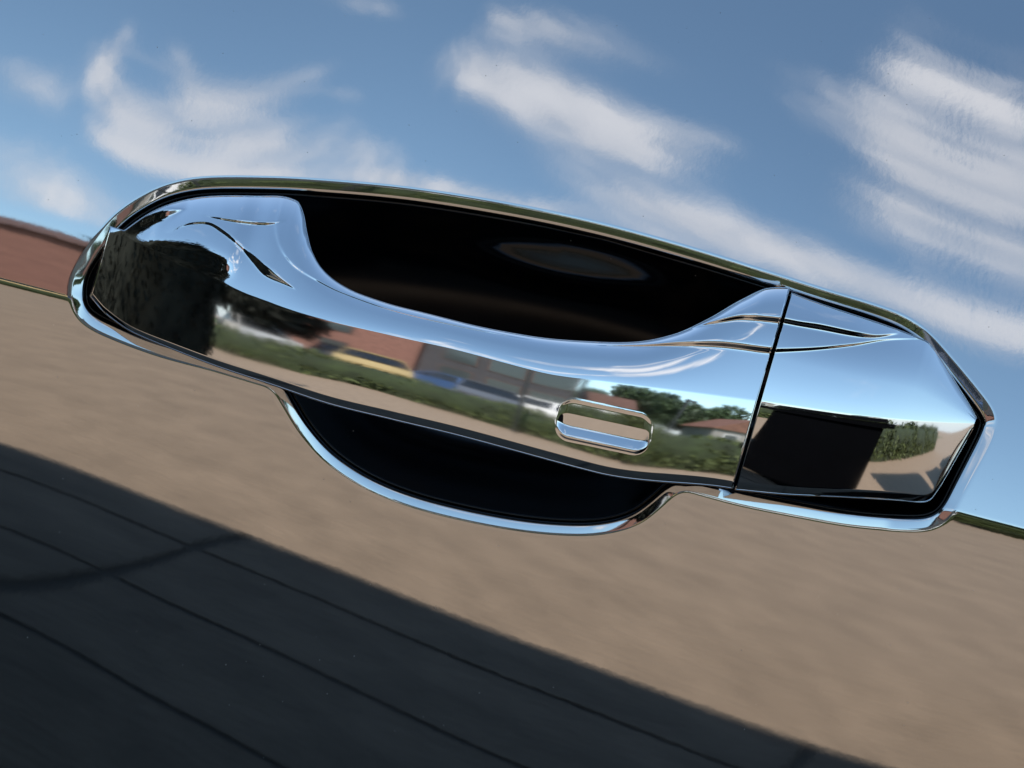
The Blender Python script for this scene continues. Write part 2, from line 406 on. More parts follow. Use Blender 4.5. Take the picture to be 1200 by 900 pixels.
# straight return flange behind the lip
for back in (0.0015, 0.006):
    q = rim_uv + nin * (0.4 if back < 0.002 else 0.8)
    lipv.append(W(q[:, 0], q[:, 1], rim_H - back)); n = np.stack([nin[:, 0], -0.1 * np.ones(nr), nin[:, 1]], -1); n /= np.linalg.norm(n, axis=1)[:, None]; lipn.append(n)
base = len(pos); L = len(lipv)
posall = np.concatenate([pos] + lipv); nall = np.concatenate([nrm] + lipn)
lf = []
for k in range(L - 1):
    a = base + k * nr
    for i in range(nr):
        j = (i + 1) % nr; lf.append((a + i, a + j, a + nr + j, a + nr + i))
e0 = posall[lf[0][1]] - posall[lf[0][0]]; e1 = posall[lf[0][3]] - posall[lf[0][0]]
if np.cross(e0, e1)[1] > 0: lf = [f[::-1] for f in lf]
n_door = OFFS.index(12) * nr
door = mesh_obj('front_door', posall[:base + n_door + nr], tris + lf[:n_door], M['paint'], None, True, nall[:base + n_door + nr]); cparent(door)
sf = [tuple(i - base - n_door for i in f) for f in lf[n_door:]]
seal = mesh_obj('recess_rim', posall[base + n_door:], sf, M['cup'], None, True, nall[base + n_door:]); cparent(seal)

# recess cup behind the opening
cr_uv = OC + nin * 14.6
gi_u, gi_v = np.meshgrid(np.arange(-560, 600, 6), np.arange(-230, 250, 6), indexing='ij'); gi = np.stack([gi_u.ravel(), gi_v.ravel()], -1)
gi = gi[sdf(gi, cr_uv) > 26]
for o_ in (2.5, 5.5, 9, 13, 18): gi = np.concatenate([gi, (cr_uv + nin * o_)[sdf(cr_uv + nin * o_, cr_uv) > o_ * 0.93]])
cp = [Vector(p) for p in cr_uv] + [Vector(p) for p in gi]
vs, es, fs, *_ = delaunay_2d_cdt(cp, [(i, (i+1) % nr) for i in range(nr)], [], 0, 1e-4)
cv = np.array([v[:] for v in vs]); cen = np.array([cv[list(f)].mean(0) for f in fs]); ok = sdf(cen, cr_uv) > 0
cd_ = np.maximum(sdf(cv, cr_uv), 0)
# blurred distance gives a rounded bowl
bowl = 1 - np.exp(-(cd_ / 46.0) ** 1.5)
cH = door_H(cv[:, 0], cv[:, 1]) * 0.5 - 0.004 - 0.003 * smooth(0, 6, cd_) - 0.026 * bowl
cH = cH + np.tan(R(13)) * (np.clip(cv[:, 1], -20, 150) - 60) * S * bowl
for (px_, py_, la_, lb_, el_, az_, rot_, pw_) in ((672, 306, 124, 31, 9.0, 0.0, R(6), 2.6),):
    cu_, cv_ = P2(px_, py_); a_ = (cv[:, 0] - cu_) * math.cos(rot_) + (cv[:, 1] - cv_) * math.sin(rot_); b_ = -(cv[:, 0] - cu_) * math.sin(rot_) + (cv[:, 1] - cv_) * math.cos(rot_)
    e_ = np.exp(-((a_ / la_) ** 2 + (b_ / lb_) ** 2) ** pw_); h0 = cH[((cv - np.array([cu_, cv_])) ** 2).sum(1).argmin()]
    pl_ = h0 - np.tan(R((el_ - cv_ * 0.01273) / 2)) * (cv[:, 1] - cv_) * S - np.tan(R(az_ / 2)) * (cv[:, 0] - cu_) * S
    cH = cH * (1 - e_) + pl_ * e_
cpos = W(cv[:, 0], cv[:, 1], cH)
# ring vertices sit on the flange
idx = cd_ < 0.5; dd = ((cv[idx][:, None] - rim_uv[None]) ** 2).sum(-1).argmin(1)
cpos[idx] = W(cv[idx][:, 0], cv[idx][:, 1], rim_H[dd] - 0.0045)
cup = mesh_obj('handle_recess', cpos, orient([tuple(f) for f, k in zip(fs, ok) if k], cpos), M['cup']); cparent(cup)

# ------------------------------------------------------------------ the handle (grip and end cap)
alpha = pchip([-540, -500, -450, -380, -320, -230, -100, 50, 200, 283, 300, 380, 460, 510, 545],
              [-44, -34, -24, -17, -12, -9, -5, 0, 6, 9.3, 10.3, 19, 33, 41, 44])
AU = np.linspace(-560, 560, 2241); _al = -np.tan(np.radians(alpha(AU)))
HC = np.r_[0, np.cumsum((_al[1:] + _al[:-1]) / 2 * np.diff(AU))] * S
HC = HC - HC[np.searchsorted(AU, 0)] + 0.0235
def hc(u): return np.interp(u, AU, HC)
def build_loft(us, curves, Es, nrows, ref, extra=None, dips=(), rim=(2.5, 2.5), back=0.010):
    """curves: list of v(u) arrays bottom to top; Es: for each band (E_bottom(u), E_top(u), power); ref = index of the crease curve"""
    cols_v, cols_E, cidx = [], [], []
    for k in range(len(curves) - 1):
        n = nrows[k]; s = (np.arange(n) + (0.5 if True else 0)) / n
        a, b = curves[k], curves[k+1]
        Ef = Es[k]
        cidx.append(len(cols_v))
        for t in s:
            cols_v.append(a + (b - a) * t); cols_E.append(Ef(t, us))
    V = np.stack(cols_v, 1); E = np.stack(cols_E, 1)
    # soften E across rows a little so creases have a radius
    uu = np.repeat(us[:, None], V.shape[1], 1)
    for pts, wid, Et in dips:
        q = np.array([P2(*p) for p in pts]); o_ = np.argsort(q[:, 0]); q = q[o_]
        fv_, fw_ = pchip(q[:, 0], q[:, 1]), pchip(q[:, 0], np.array(wid)[o_]); xx = np.linspace(q[0, 0], q[-1, 0], 60)
        q = np.stack([xx, fv_(xx)], -1); wid = fw_(xx) * np.clip(np.minimum(np.arange(60), 59 - np.arange(60) if q[-1, 0] < us[-1] - 4 else 60) / 14 + .1, 0, 1) ** 0.7 if us[0] < 200 and max(wid) < 12 else fw_(xx)
        a = q[:-1]; ab = q[1:] - a
        best = np.full(V.shape, 1e9); bw = np.ones(V.shape)
        for k in range(len(a)):
            tt = np.clip(((uu - a[k, 0]) * ab[k, 0] + (V - a[k, 1]) * ab[k, 1]) / (ab[k] @ ab[k]), 0, 1)
            d = np.hypot(uu - a[k, 0] - ab[k, 0] * tt, V - a[k, 1] - ab[k, 1] * tt)
            ww = wid[k] + (wid[k+1] - wid[k]) * tt; m_ = d < best
            best = np.where(m_, d, best); bw = np.where(m_, ww, bw)
        g = np.exp(-(best / bw) ** 2.4); E = E * (1 - g) + Et * g
    t = np.clip((E - V * 0.01273) / 2, -72, 74)
    tt = np.tan(np.radians(t))
    Hh = np.zeros_like(V); Hh[:, 1:] = -np.cumsum((tt[:, 1:] + tt[:, :-1]) / 2 * np.diff(V, axis=1), axis=1) * S
    r = cidx[ref]
    for _ in range(5): Hh[1:-1] = (Hh[:-2] + 2 * Hh[1:-1] + Hh[2:]) / 4
    Hh = Hh - Hh[:, r:r+1] + hc(us)[:, None]
    U = np.repeat(us[:, None], V.shape[1], 1)
    if extra is not None: Hh = Hh + extra(U, V)
    return U, V, Hh
def finish(name, U, V, H, m, parent=None, split=None, back=0.012, round_px=1.1, tuck=6.0):
    """front surface plus rounded rim and side walls; closed at the back"""
    nu, nv = U.shape
    def ring_of(A): return np.concatenate([A[:, 0], A[-1, 1:], A[::-1, -1][1:], A[0, ::-1][1:-1]])
    ru, rv, rH = ring_of(U), ring_of(V), ring_of(H)
    p = np.stack([ru, rv], -1)
    tg = np.roll(p, -1, 0) - np.roll(p, 1, 0); tg /= np.linalg.norm(tg, axis=1)[:, None] + 1e-9
    nn = np.stack([tg[:, 1], -tg[:, 0]], -1)
    if np.mean(np.sum((p - p.mean(0)) * nn, 1)) < 0: nn = -nn
    for _ in range(6): nn = (np.roll(nn, 1, 0) + 2 * nn + np.roll(nn, -1, 0)); nn /= np.linalg.norm(nn, axis=1)[:, None] + 1e-9
    verts = [W(U.ravel(), V.ravel(), H.ravel())]; faces = [tuple(f) for f in grid_faces(nu, nv)]
    ringidx = ring_of(np.arange(nu * nv).reshape(nu, nv)); n = len(ringidx); off = nu * nv; prev = ringidx
    for (o, b) in ((0.6, 0.15e-3), (1.0, 0.5e-3), (1.0, 1.2e-3), (0.6, 3e-3), (-0.5 * tuck, back * .6), (-tuck, back)):
        q = p + nn * o * round_px * (1 if o > 0 else 1); verts.append(W(q[:, 0], q[:, 1], rH - b))
        cur = np.arange(off, off + n); off += n
        for i in range(n): j = (i + 1) % n; faces.append((prev[i], prev[j], cur[j], cur[i]))
        prev = cur
    P = np.concatenate(verts)
    # consistent winding: front faces towards the viewer
    f0 = faces[(nu // 2) * (nv - 1) + nv // 2]
    if np.cross(P[f0[1]] - P[f0[0]], P[f0[2]] - P[f0[0]])[1] > 0: faces = [f[::-1] for f in faces]
    objs = []
    if split is not None:
        fc = np.array([(U.ravel()[list(f)].mean(), V.ravel()[list(f)].mean()) if max(f) < nu * nv else (9e9, 9e9) for f in faces])
        sel = split(fc[:, 0], fc[:, 1])
    else: sel = np.zeros(len(faces), bool)
    me = bpy.data.meshes.new(name); me.from_pydata(P.tolist(), [], [f for f, k in zip(faces, sel) if not k]); me.update()
    # shading normals from the unsplit mesh
    full = bpy.data.meshes.new('tmp'); full.from_pydata(P.tolist(), [], faces); full.update()
    vn = np.array([v.vector[:] for v in full.vertex_normals])
    # recompute orientation of the rim with bmesh
    bpy.data.meshes.remove(full)
    def mk(nm, keep):
        fl = [f for f, k in zip(faces, keep) if k]; used = np.unique(np.array([i for f in fl for i in f])); mp = -np.ones(len(P), int); mp[used] = np.arange(len(used))
        return mesh_obj(nm, P[used], [tuple(mp[list(f)]) for f in fl], m, None, True, vn[used])
    bpy.data.meshes.remove(me)
    o = mk(name, ~sel); objs.append(o)
    if sel.any(): objs.append(mk('touch_button', sel))
    return objs

# traced feature curves
cB0 = curve_px([(108,350),(124,370),(160,394),(200,410),(260,432),(318,451),(400,476),(485,498),(560,514),(690,551),(790,568),(862,577)])
cB1 = curve_px([(107,343),(124,362),(160,386),(200,402),(260,424),(317,442),(385,464),(460,482),(540,501),(700,544),(845,562),(862,565)])
cC = curve_px([(105,275),(128,272),(150,279),(173,290),(203,307),(247,325),(293,346),(360,369),(460,393),(540,411),(630,435),(720,448),(800,458),(884,469)])
_T = [P2(*p) for p in [(106,330),(112,308),(124,290),(150,268),(180,248),(205,238),(240,231),(300,230),(338,232),(348,236)]] 
cT = pchip([a for a, b in _T] + [-298, -290, -280, -268, -250, -224, -200, -160, -124],
           [b for a, b in _T] + [134, 124, 104, 84, 67, 56, 51.7, 50, 51])
cTr = curve_px([(495,366),(540,378),(620,394),(700,401),(745,401),(790,392),(830,374),(870,351),(900,338),(927,337)])
def top_curve(u): 
    b = smooth(-160, -60, u); return cT(u) * (1 - b) + cTr(u) * b
def mixE(stops):
    """stops: [(t, f(u) or number)] -> function of (t,u)"""
    def f(t, u):
        ts = [s[0] for s in stops]; vals = [np.broadcast_to(s[1](u) if callable(s[1]) else s[1], u.shape).astype(float) for s in stops]
        k = int(np.clip(np.searchsorted(ts, t) - 1, 0, len(ts) - 2)); a = (t - ts[k]) / (ts[k+1] - ts[k]); a = a * a * (3 - 2 * a) if len(s_) else a
        return vals[k] * (1 - a) + vals[k+1] * a
    s_ = []
    return f
us = np.concatenate([np.linspace(-503, -330, 110), np.linspace(-329, -210, 120), np.linspace(-209, 281.2, 330)])
v1, v2, v3 = cB1(us), cC(us), top_curve(us); v0 = v1 - pchip([-503, -440, -300, -50, 200, 283], [4, 5, 7.5, 10, 10, 8])(us)
left = smooth(-480, -440, us)
v3 = np.maximum(v3, v2 + 6); v2 = np.minimum(v2, v3 - 3); v1 = np.minimum(v1, v2 - 3); v0 = np.minimum(v0, v1 - 1.5)
E_b1 = pchip([-520, -340, -250, -180, -60, 50, 150, 283], [-9.3, -9.3, -10.4, -11.8, -10.4, -9.9, -9.0, -8.9])
E_c0 = pchip([-520, -300, -100, 50, 150, 283], [7, 7, 8, 8.5, 9.5, 11])
E_c1 = pchip([-520, -300, 0, 120, 283], [26, 24, 20, 18, 18])
E_mid = pchip([-520, -300, 0, 120, 200, 283], [45, 45, 42, 40, 32, 30])
E_hi = pchip([-520, -300, 0, 120, 200, 283], [74, 74, 76, 80, 60, 52])
E_top = pchip([-520, -300, 0, 120, 200, 283], [105, 105, 120, 120, 120, 112])
bands = [mixE([(0, -80.0), (1, -72.0)]),
         mixE([(0, E_b1), (1, E_c0)]),
         mixE([(0, E_c1), (0.5, E_mid), (0.82, E_hi), (1, E_top)])]
# recessed touch button
bc = P2(708, 499.5); br = R(4.0)
bprof_b = np.array([-60, -26, -25, -23, -21, -10, -8.5, -7.5, 5, 7, 19, 20.5, 22.5, 24, 26, 60.])
bprof_t = np.array([0, 0, -10, 0, 20, 24, 14, -6, -6.5, -2.5, -2.0, -12, -26, 8, 0, 0.])
bb = np.linspace(-60, 60, 1201); _s = np.tan(np.radians(np.interp(bb, bprof_b, bprof_t)))
_d = -np.r_[0, np.cumsum((_s[1:] + _s[:-1]) / 2 * 0.1)]; _d -= np.linspace(0, _d[-1], len(bb)) * smooth(-26, 26, bb) * 0 
_d = _d - _d[-1] * smooth(-25, -19, bb)
def button(U, V):
    a = (U - bc[0]) * math.cos(br) + (V - bc[1]) * math.sin(br); b = -(U - bc[0]) * math.sin(br) + (V - bc[1]) * math.cos(br)
    # squeeze b near the rounded ends
    e = np.clip((np.abs(a) - 38) / 20.0, 0, 1); k = np.sqrt(np.maximum(1 - e ** 2, 1e-4))
    mask = 1 - smooth(46, 57, np.abs(a))
    return np.interp(b / np.maximum(k, 0.45), bb, _d) * mask * S
U, V, H = build_loft(us, [v0, v1, v2, v3], bands, [10, 110, 110], 2, button, dips=[
    ([(812,384),(840,377),(870,372),(890,373),(920,376)], [0.6, 2.2, 3.2, 3.6, 3.6], -55),
    ([(700,405),(750,405),(800,403),(850,404),(897,410),(920,412)], [0.5, 1.2, 2.8, 3.3, 3.3, 3], -55),
    ([(180,290),(205,296),(235,303),(262,314)], [7, 12, 14, 13], 7),
    ([(120,290),(145,272),(165,262),(190,252),(214,246)], [9, 9, 9, 8, 5], 5),
    ([(196,273),(225,262),(245,262),(262,272),(285,292),(315,320),(345,338)], [0.8, 1.5, 1.5, 1.5, 1.5, 4.5, 1.5], -17),
    ([(236,252),(262,257),(290,261),(318,262),(334,258)], [0.3, 1.5, 2.2, 2.2, .4], -16),
    ([(322,262),(326,285),(345,312),(370,328),(400,343),(460,364),(540,383),(620,398)], [1.5, 1.5, 1.5, 1.3, 1.0, 0.9, 0.8, 0.5], 0)])
def insel(u, v):
    a = (u - bc[0]) * math.cos(br) + (v - bc[1]) * math.sin(br); b = -(u - bc[0]) * math.sin(br) + (v - bc[1]) * math.cos(br)
    return (np.abs(a) < 59) & (np.abs(b) < 26.5)
parts = finish('door_handle', U, V, H, M['chrome'], split=insel, back=0.012)
grip = parts[0]; cparent(grip)
for o in parts[1:]: o.parent = grip; tag(o, 'small recessed rounded touch pad on the chrome grip')
# end cap
uc = np.concatenate([np.linspace(286.2, 440, 150), np.linspace(440.5, 534, 130)])
kB1 = curve_px([(862,568),(985,577),(1060,582),(1084,584)]); kC = curve_px([(888,470),(1010,487),(1080,492),(1146,497)])
kb = pchip([286, 340, 407, 480, 500, 508, 515, 525, 534], [-47, -37, -21, -5, -1, 4, 22, 62, 99])
kt = pchip([286, 300, 452, 462, 480, 505, 525, 534], [193, 191.5, 182, 177, 162, 139, 121, 112])
kc = pchip([284, 404, 470, 536], [61, 77.5, 90, 105.5])
c0, c2, c3 = kb(uc), kc(uc), kt(uc)
c2 = np.clip(c2, c0 + 2, c3 - 2); c1 = np.minimum(c0 + 9, (c0 + c2) / 2 )
bandsc = [mixE([(0, -95.0), (0.5, -85.0), (1, -75.0)]),
          mixE([(0, pchip([286, 340, 400, 440, 480, 534], [-54, -44, -34, -29, -22, -9])), (1, pchip([286, 534], [3, 1.0]))]),
          mixE([(0, 14.0), (0.4, 26.0), (0.70, 50.0), (1, 85.0)])]
U, V, H = build_loft(uc, [c0, c1, c2, c3], bandsc, [8, 90, 120], 2, dips=[
    ([(915,375),(935,379),(960,383),(1000,391),(1022,394),(1052,391)], [3.4, 3.4, 3.8, 3.4, 2.2, .7], -55),
    ([(902,411),(950,409),(1000,404),(1040,398),(1080,397)], [2.0, 1.7, 1.3, .9, .6], -55)])
cap = finish('end_cap', U, V, H, M['chrome'], back=0.012)[0]; cap.parent = grip

# rest of the car: body shell, glass, roof, wheels (seen only in its shadow and in stray reflections)
def body_section(x):
    """outer half-profile of the near side, y (towards +Y is inwards) against z"""
    return None
b = MB()
M['bodyblack'] = mat('body_black', (0.01, 0.01, 0.011), 0.06, 0, spec=1.6)
lowp = [(0.075, 0.28), (0.06, 0.31), (0.10, 0.60), (0.10, 0.80), (0.09, 0.95), (0.08, 1.055), (0.10, 1.06), (1.74, 1.06), (1.80, 0.95), (1.80, 0.6), (1.78, 0.28)]
b.prism([(y, z) for y, z in lowp], 'x', -0.62, 1.55); 
body = b.build('body', M['bodyblack']); cparent(body)
b = MB(); b.prism([(0.10, 0.28), (0.02, 0.34), (0.0, 0.62), (0.03, 0.86), (0.12, 1.0), (1.72, 1.0), (1.84, 0.6), (1.76, 0.28)], 'x', -2.15, -0.625)
o = b.build('front_wing', M['bodyblack']); cparent(o)
b = MB(); b.prism([(0.10, 0.28), (0.02, 0.34), (0.0, 0.62), (0.0, 0.9), (0.05, 1.06), (1.75, 1.06), (1.84, 0.6), (1.76, 0.28)], 'x', 1.555, 2.52)
o = b.build('rear_wing', M['bodyblack']); cparent(o)
b = MB(); b.prism([(0.03, 0.34), (0.0, 0.62), (-0.012, 0.9), (0.03, 1.055), (0.095, 1.055), (0.095, 0.34)], 'x', 0.466, 1.545)
o = b.build('rear_door', M['bodyblack']); cparent(o)
# cabin: glass trapezoid and roof
def cabin(x0, x1, x2, x3, y0, y1, z0, z1, name, m):
    o = MB(); yb0, yb1 = y0, 1.8 - y0 + 0.02; yt0, yt1 = y1, 1.8 - y1
    o.v = [(x0,yb0,z0),(x3,yb0,z0),(x3,yb1,z0),(x0,yb1,z0),(x1,yt0,z1),(x2,yt0,z1),(x2,yt1,z1),(x1,yt1,z1)]
    o.f = [(0,3,2,1),(4,5,6,7),(0,1,5,4),(1,2,6,5),(2,3,7,6),(3,0,4,7)]
    o = o.build(name, m); cparent(o); return o
cabin(-1.35, -0.72, 2.2, 2.5, 0.085, 0.30, 1.064, 1.50, 'side_glass', M['glass'])
rf = cabin(-0.82, -0.7, 2.15, 2.28, 0.285, 0.34, 1.503, 1.55, 'roof', M['bodyblack'])
for x in (-1.35, 1.75):
    for y, s in ((0.02, 1), (1.6, 1)):
        t = MB().cyl((x, y, 0.34), 0.335, 0.335, 0.2, 40, 'y').build('wheel', M['rubber'], None, True); cparent(t)
        r_ = MB().cyl((x, y - 0.006, 0.34), 0.21, 0.22, 0.212, 24, 'y').build('rim', M['steel']); r_.parent = t

# ================================================================== WHAT THE CHROME SEES
def lp(az, dist):            # az degrees to the right of straight out from the door
    return (math.sin(R(az)) * dist, -math.cos(R(az)) * dist)
M['binbody'] = mat('bin_plastic', (0.001, 0.0012, 0.002), 0.9, spec=1.15, var=0.2)
M['brick'] = mat('red_brick', (0.20, 0.095, 0.07), 0.9, var=0.2, vscale=3)
M['grey'] = mat('grey_cladding', (0.045, 0.042, 0.045), 0.8, var=0.2, vscale=1)
M['lgrey'] = mat('pale_cladding', (0.26, 0.24, 0.22), 0.8, var=0.1, vscale=1)
M['tile'] = mat('roof_tile', (0.10, 0.05, 0.035), 0.85, var=0.25, vscale=2)
M['otile'] = mat('orange_tile', (0.16, 0.075, 0.05), 0.85, var=0.25, vscale=2)
M['win'] = mat('window_glass', (0.05, 0.06, 0.06), 0.1, 0)
M['white'] = mat('white_paint', (0.75, 0.75, 0.74), 0.5)
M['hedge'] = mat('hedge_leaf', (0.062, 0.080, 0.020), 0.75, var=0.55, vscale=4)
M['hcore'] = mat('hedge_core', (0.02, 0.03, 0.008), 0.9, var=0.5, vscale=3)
M['leaf'] = mat('tree_leaf', (0.035, 0.06, 0.02), 0.65, var=0.45, vscale=0.7)
M['dleaf'] = mat('dark_leaf', (0.020, 0.021, 0.017), 1.0, spec=1.1, var=0.4, vscale=2)
M['bark'] = mat('bark', (0.06, 0.045, 0.03), 0.9, var=0.3, vscale=6)
M['grass'] = mat('grass', (0.07, 0.10, 0.02), 0.9, var=0.5, vscale=1.2)
M['post'] = mat('dark_post', (0.02, 0.022, 0.02), 0.5)

# black wheeled bin beside the camera
x, y = (0.93, -0.95)
bn = empty('wheeled_bin', (x, y, 0), R(40)); tag(bn, 'matte black wheeled bin mirrored as a dark block in the end cap of the handle', 'bin')
def taper(z0, z1, w0, d0, w1, d1, name, m, par, cx=0, cy=0):
    o = MB(); o.v = [(cx-w0/2,cy-d0/2,z0),(cx+w0/2,cy-d0/2,z0),(cx+w0/2,cy+d0/2,z0),(cx-w0/2,cy+d0/2,z0),(cx-w1/2,cy-d1/2,z1),(cx+w1/2,cy-d1/2,z1),(cx+w1/2,cy+d1/2,z1),(cx-w1/2,cy+d1/2,z1)]
    o.f = [(0,3,2,1),(4,5,6,7),(0,1,5,4),(1,2,6,5),(2,3,7,6),(3,0,4,7)]; return o.build(name, m, par)
taper(0.05, 0.93, 0.63, 0.50, 0.66, 0.54, 'bin_body', M['binbody'], bn)
taper(0.932, 0.965, 0.68, 0.57, 0.68, 0.57, 'bin_rim', M['binbody'], bn)
taper(0.967, 1.00, 0.68, 0.58, 0.64, 0.54, 'lid', M['binbody'], bn)
MB().cyl((-0.42, 0.25, 0.95), 0.014, 0.014, 0.84, 12, 'x').build('handle_bar', M['binbody'], bn)
for sx in (-0.36, 0.31):
    MB().cyl((sx, 0.22, 0.10), 0.10, 0.10, 0.05, 24, 'x').build('wheel', M['rubber'], bn)

# hedges
def leafy(name, m, parent, n, sampler, size, seed, flat=0.0):
    rg = np.random.RandomState(seed); c = sampler(rg, n); n = len(c)
    a = rg.normal(size=(n, 3)); a /= np.linalg.norm(a, axis=1)[:, None]; b_ = rg.normal(size=(n, 3)); b_ -= a * np.sum(a * b_, 1)[:, None]; b_ /= np.linalg.norm(b_, axis=1)[:, None]
    sz = size * (0.6 + 0.8 * rg.rand(n))[:, None]
    q = np.stack([c - a*sz, c - b_*sz*.55, c + a*sz, c + b_*sz*.55], 1).reshape(-1, 3)
    return mesh_obj(name, q, np.arange(4*n).reshape(n, 4), m, parent, False)
def hedge(x0, x1, yc, hgt, dep, label, seed, n, m=M['hedge'], size=0.05, group=None):
    t = empty('hedge', ((x0+x1)/2, yc, 0)); tag(t, label, 'hedge', group)
    hw = (x1 - x0) / 2
    nx = max(8, int((x1 - x0) / 0.4)); rg = np.random.RandomState(seed)
    prof = [(-dep/2, 0), (-dep/2*1.05, hgt*.5), (-dep/2*.8, hgt*.88), (0, hgt*.95), (dep/2*.8, hgt*.88), (dep/2*1.05, hgt*.5), (dep/2, 0)]
    vs = []
    for i in range(nx + 1):
        for (py, pz) in prof: vs.append((-hw + 2*hw*i/nx, py*.9 + rg.uniform(-.05, .05), pz * (0.96 + rg.uniform(-.08, .06))))
    npf = len(prof); gf = [tuple(f) for f in grid_faces(nx + 1, npf)] + [tuple(range(npf)), tuple(range(nx * npf, nx * npf + npf))[::-1]]
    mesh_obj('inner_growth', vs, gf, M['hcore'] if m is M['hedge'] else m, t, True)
    def smp(rg, n):
        x = rg.uniform(-hw, hw, n); ke = rg.rand(n) < min(.4, dep / (2 * hw + dep)); x = np.where(ke, np.where(rg.rand(n) < .5, -hw, hw) + rg.normal(size=n) * .05, x); a = rg.uniform(0, math.pi, n)
        wob = 1 + 0.10*np.sin(x*1.7 + seed) + 0.07*np.sin(x*4.3) + 0.05 * rg.normal(size=n)
        rr_ = np.where(ke, np.sqrt(rg.rand(n)), 1.0)
        yy = rr_ * np.cos(a) * dep/2 * (0.92 + .1*rg.rand(n)); zz = np.sin(a) ** 0.6 * hgt * wob * 0.98
        return np.stack([x, yy, zz * (0.15 + 0.85 * rg.rand(n) ** 0.25)], -1)
    leafy('leaves', m, t, n, smp, size, seed)
    return t
hedge(-14, 1.2, -7.6, 0.74, 1.2, 'low clipped green hedge left of the post, in front of the parked cars', 3, 16000)
hedge(1.3, 12, -7.35, 1.08, 1.6, 'taller uneven green hedge between the lawn and the tan yard', 5, 16000, size=0.07)
hedge2 = hedge(-8, 8, 0, 1.0, 1.0, 'green hedge beside the road mirrored right of the black bin', 6, 16000, size=0.05); hedge2.location = (10.4, -3.0, 0); hedge2.rotation_euler = (0, 0, R(-4))
hedge(-8.0, -2.45, -2.5, 2.5, 2.3, 'tall dark clipped shrub added to darken the left end of the handle', 9, 26000, m=M['dleaf'], size=0.04)  # shrub added as something dark for the grip's left end to mirror
gr = sheet('lawn', -60, 60, -60, -8.2, 0.004, M['grass']); tag(gr, kind='structure')
cpk = sheet('car_park', -30, 5, -29, -8.6, 0.008, M['ground']); tag(cpk, kind='structure')
hedge(-22, -8.2, -9.6, 2.6, 2.0, 'long dark hedge added behind the low green hedge to cover bright horizon', 12, 14000, m=M['dleaf'], size=0.09)  # added to hide a light strip of horizon in the grip
# posts
def post(x, y, h, r, label):
    t = empty('post', (x, y, 0)); tag(t, label, 'post', None)
    MB().cyl((0, 0, 0), r, r*.85, h, 10).build('shaft', M['post'], t); MB().cyl((0, 0, h + .002), r*1.4, r*.8, .06, 10).build('post_cap', M['post'], t)
post(-0.28, -6.75, 2.3, 0.03, 'dark post standing in front of the low hedge')
post(0.38, -9.5, 2.4, 0.05, 'dark post beside the corner of the grey building')
lx, ly = lp(13.2, 9)
t = empty('street_lamp', (lx, ly, 0)); tag(t, 'thin leaning dark lamp pole between the two largest trees', 'street lamp')
o = MB().cyl((0, 0, 0), 0.045, 0.03, 2.3, 8).build('pole', M['post'], t); o.rotation_euler = (0, R(4), 0)
o = MB().box(0.1, 0.3, -.05, 0.05, 2.2, 2.26).build('lamp_head', M['post'], t)

# houses
def window(par, x, z, w_, h_, y, fm):
    f = MB(); f.box(x-w_/2-.07, x+w_/2+.07, y-.06, y+.02, z-.07, z+h_+.07); o = f.build('window', fm, par)
    MB().box(x-w_/2, x+w_/2, y-.062 - 0.02, y-.0605, z, z+h_).build('pane', M['win'], o)
def house(x0, x1, y0, dpt, eave, ridge, wm, rm, label, rows, name='house', gable=False, fm=None):
    """front wall at y0 faces +Y (towards the car)"""
    t = empty(name, ((x0+x1)/2, y0, 0), math.pi); tag(t, label, 'house'); hw = (x1-x0)/2
    MB().box(-hw, hw, 0, dpt, 0, eave).build('wall', wm, t)
    r_ = MB()
    if gable: r_.prism([(-hw-.3, eave+.002), (0, ridge), (hw+.3, eave+.002)], 'y', -.3, dpt+.3)
    else: r_.prism([(-.4, eave+.002), (dpt/2, ridge), (dpt+.4, eave+.002)], 'x', -hw-.3, hw+.3)
    r_.build('roof', rm, t)
    for (z, h_, xs, w_) in rows:
        for x in xs: window(t, x, z, w_, h_, 0, fm or M['white'])
    return t
house(-17.5, -7.0, -30, 8, 7.3, 8.9, M['brick'], M['tile'], 'red brick terrace house behind the yellow car', [(1.0, 1.5, [-1.2, 1.8, 4.2], 1.3), (3.9, 1.4, [-1.2, 1.8, 4.2], 1.2)], fm=M['tile'])
house(-6.8, 0.9, -30, 9, 8.2, 8.9, M['grey'], M['grey'], 'dark grey flat-fronted building between the brick house and the trees', [(0.8, 2.0, [-2.8, -0.6, 1.9], 1.7), (3.8, 1.7, [-2.8, -0.6, 1.9], 1.8), (6.3, 1.2, [-2.8, -0.6, 1.9], 1.7)], fm=M['tile'])
house(1.6, 5.2, -34, 6, 3.2, 5.0, M['lgrey'], M['tile'], 'small pale house behind the corner of the grey building', [(1.0, 1.2, [-.8, .8], 1.0)])
hx, hy = lp(21.0, 34)
house(hx-1.9, hx+2.6, hy, 7, 2.6, 4.6, M['lgrey'], M['otile'], 'low house with an orange tiled gable right of the trees', [(0.9, 1.1, [-.9, 1.0], .9)], gable=True)
house(34, 42, -26, 7, 3.4, 5.4, M['white'], M['tile'], 'white house far down the road to the right', [(1.0, 1.2, [-2, 0, 2], 1.0)])

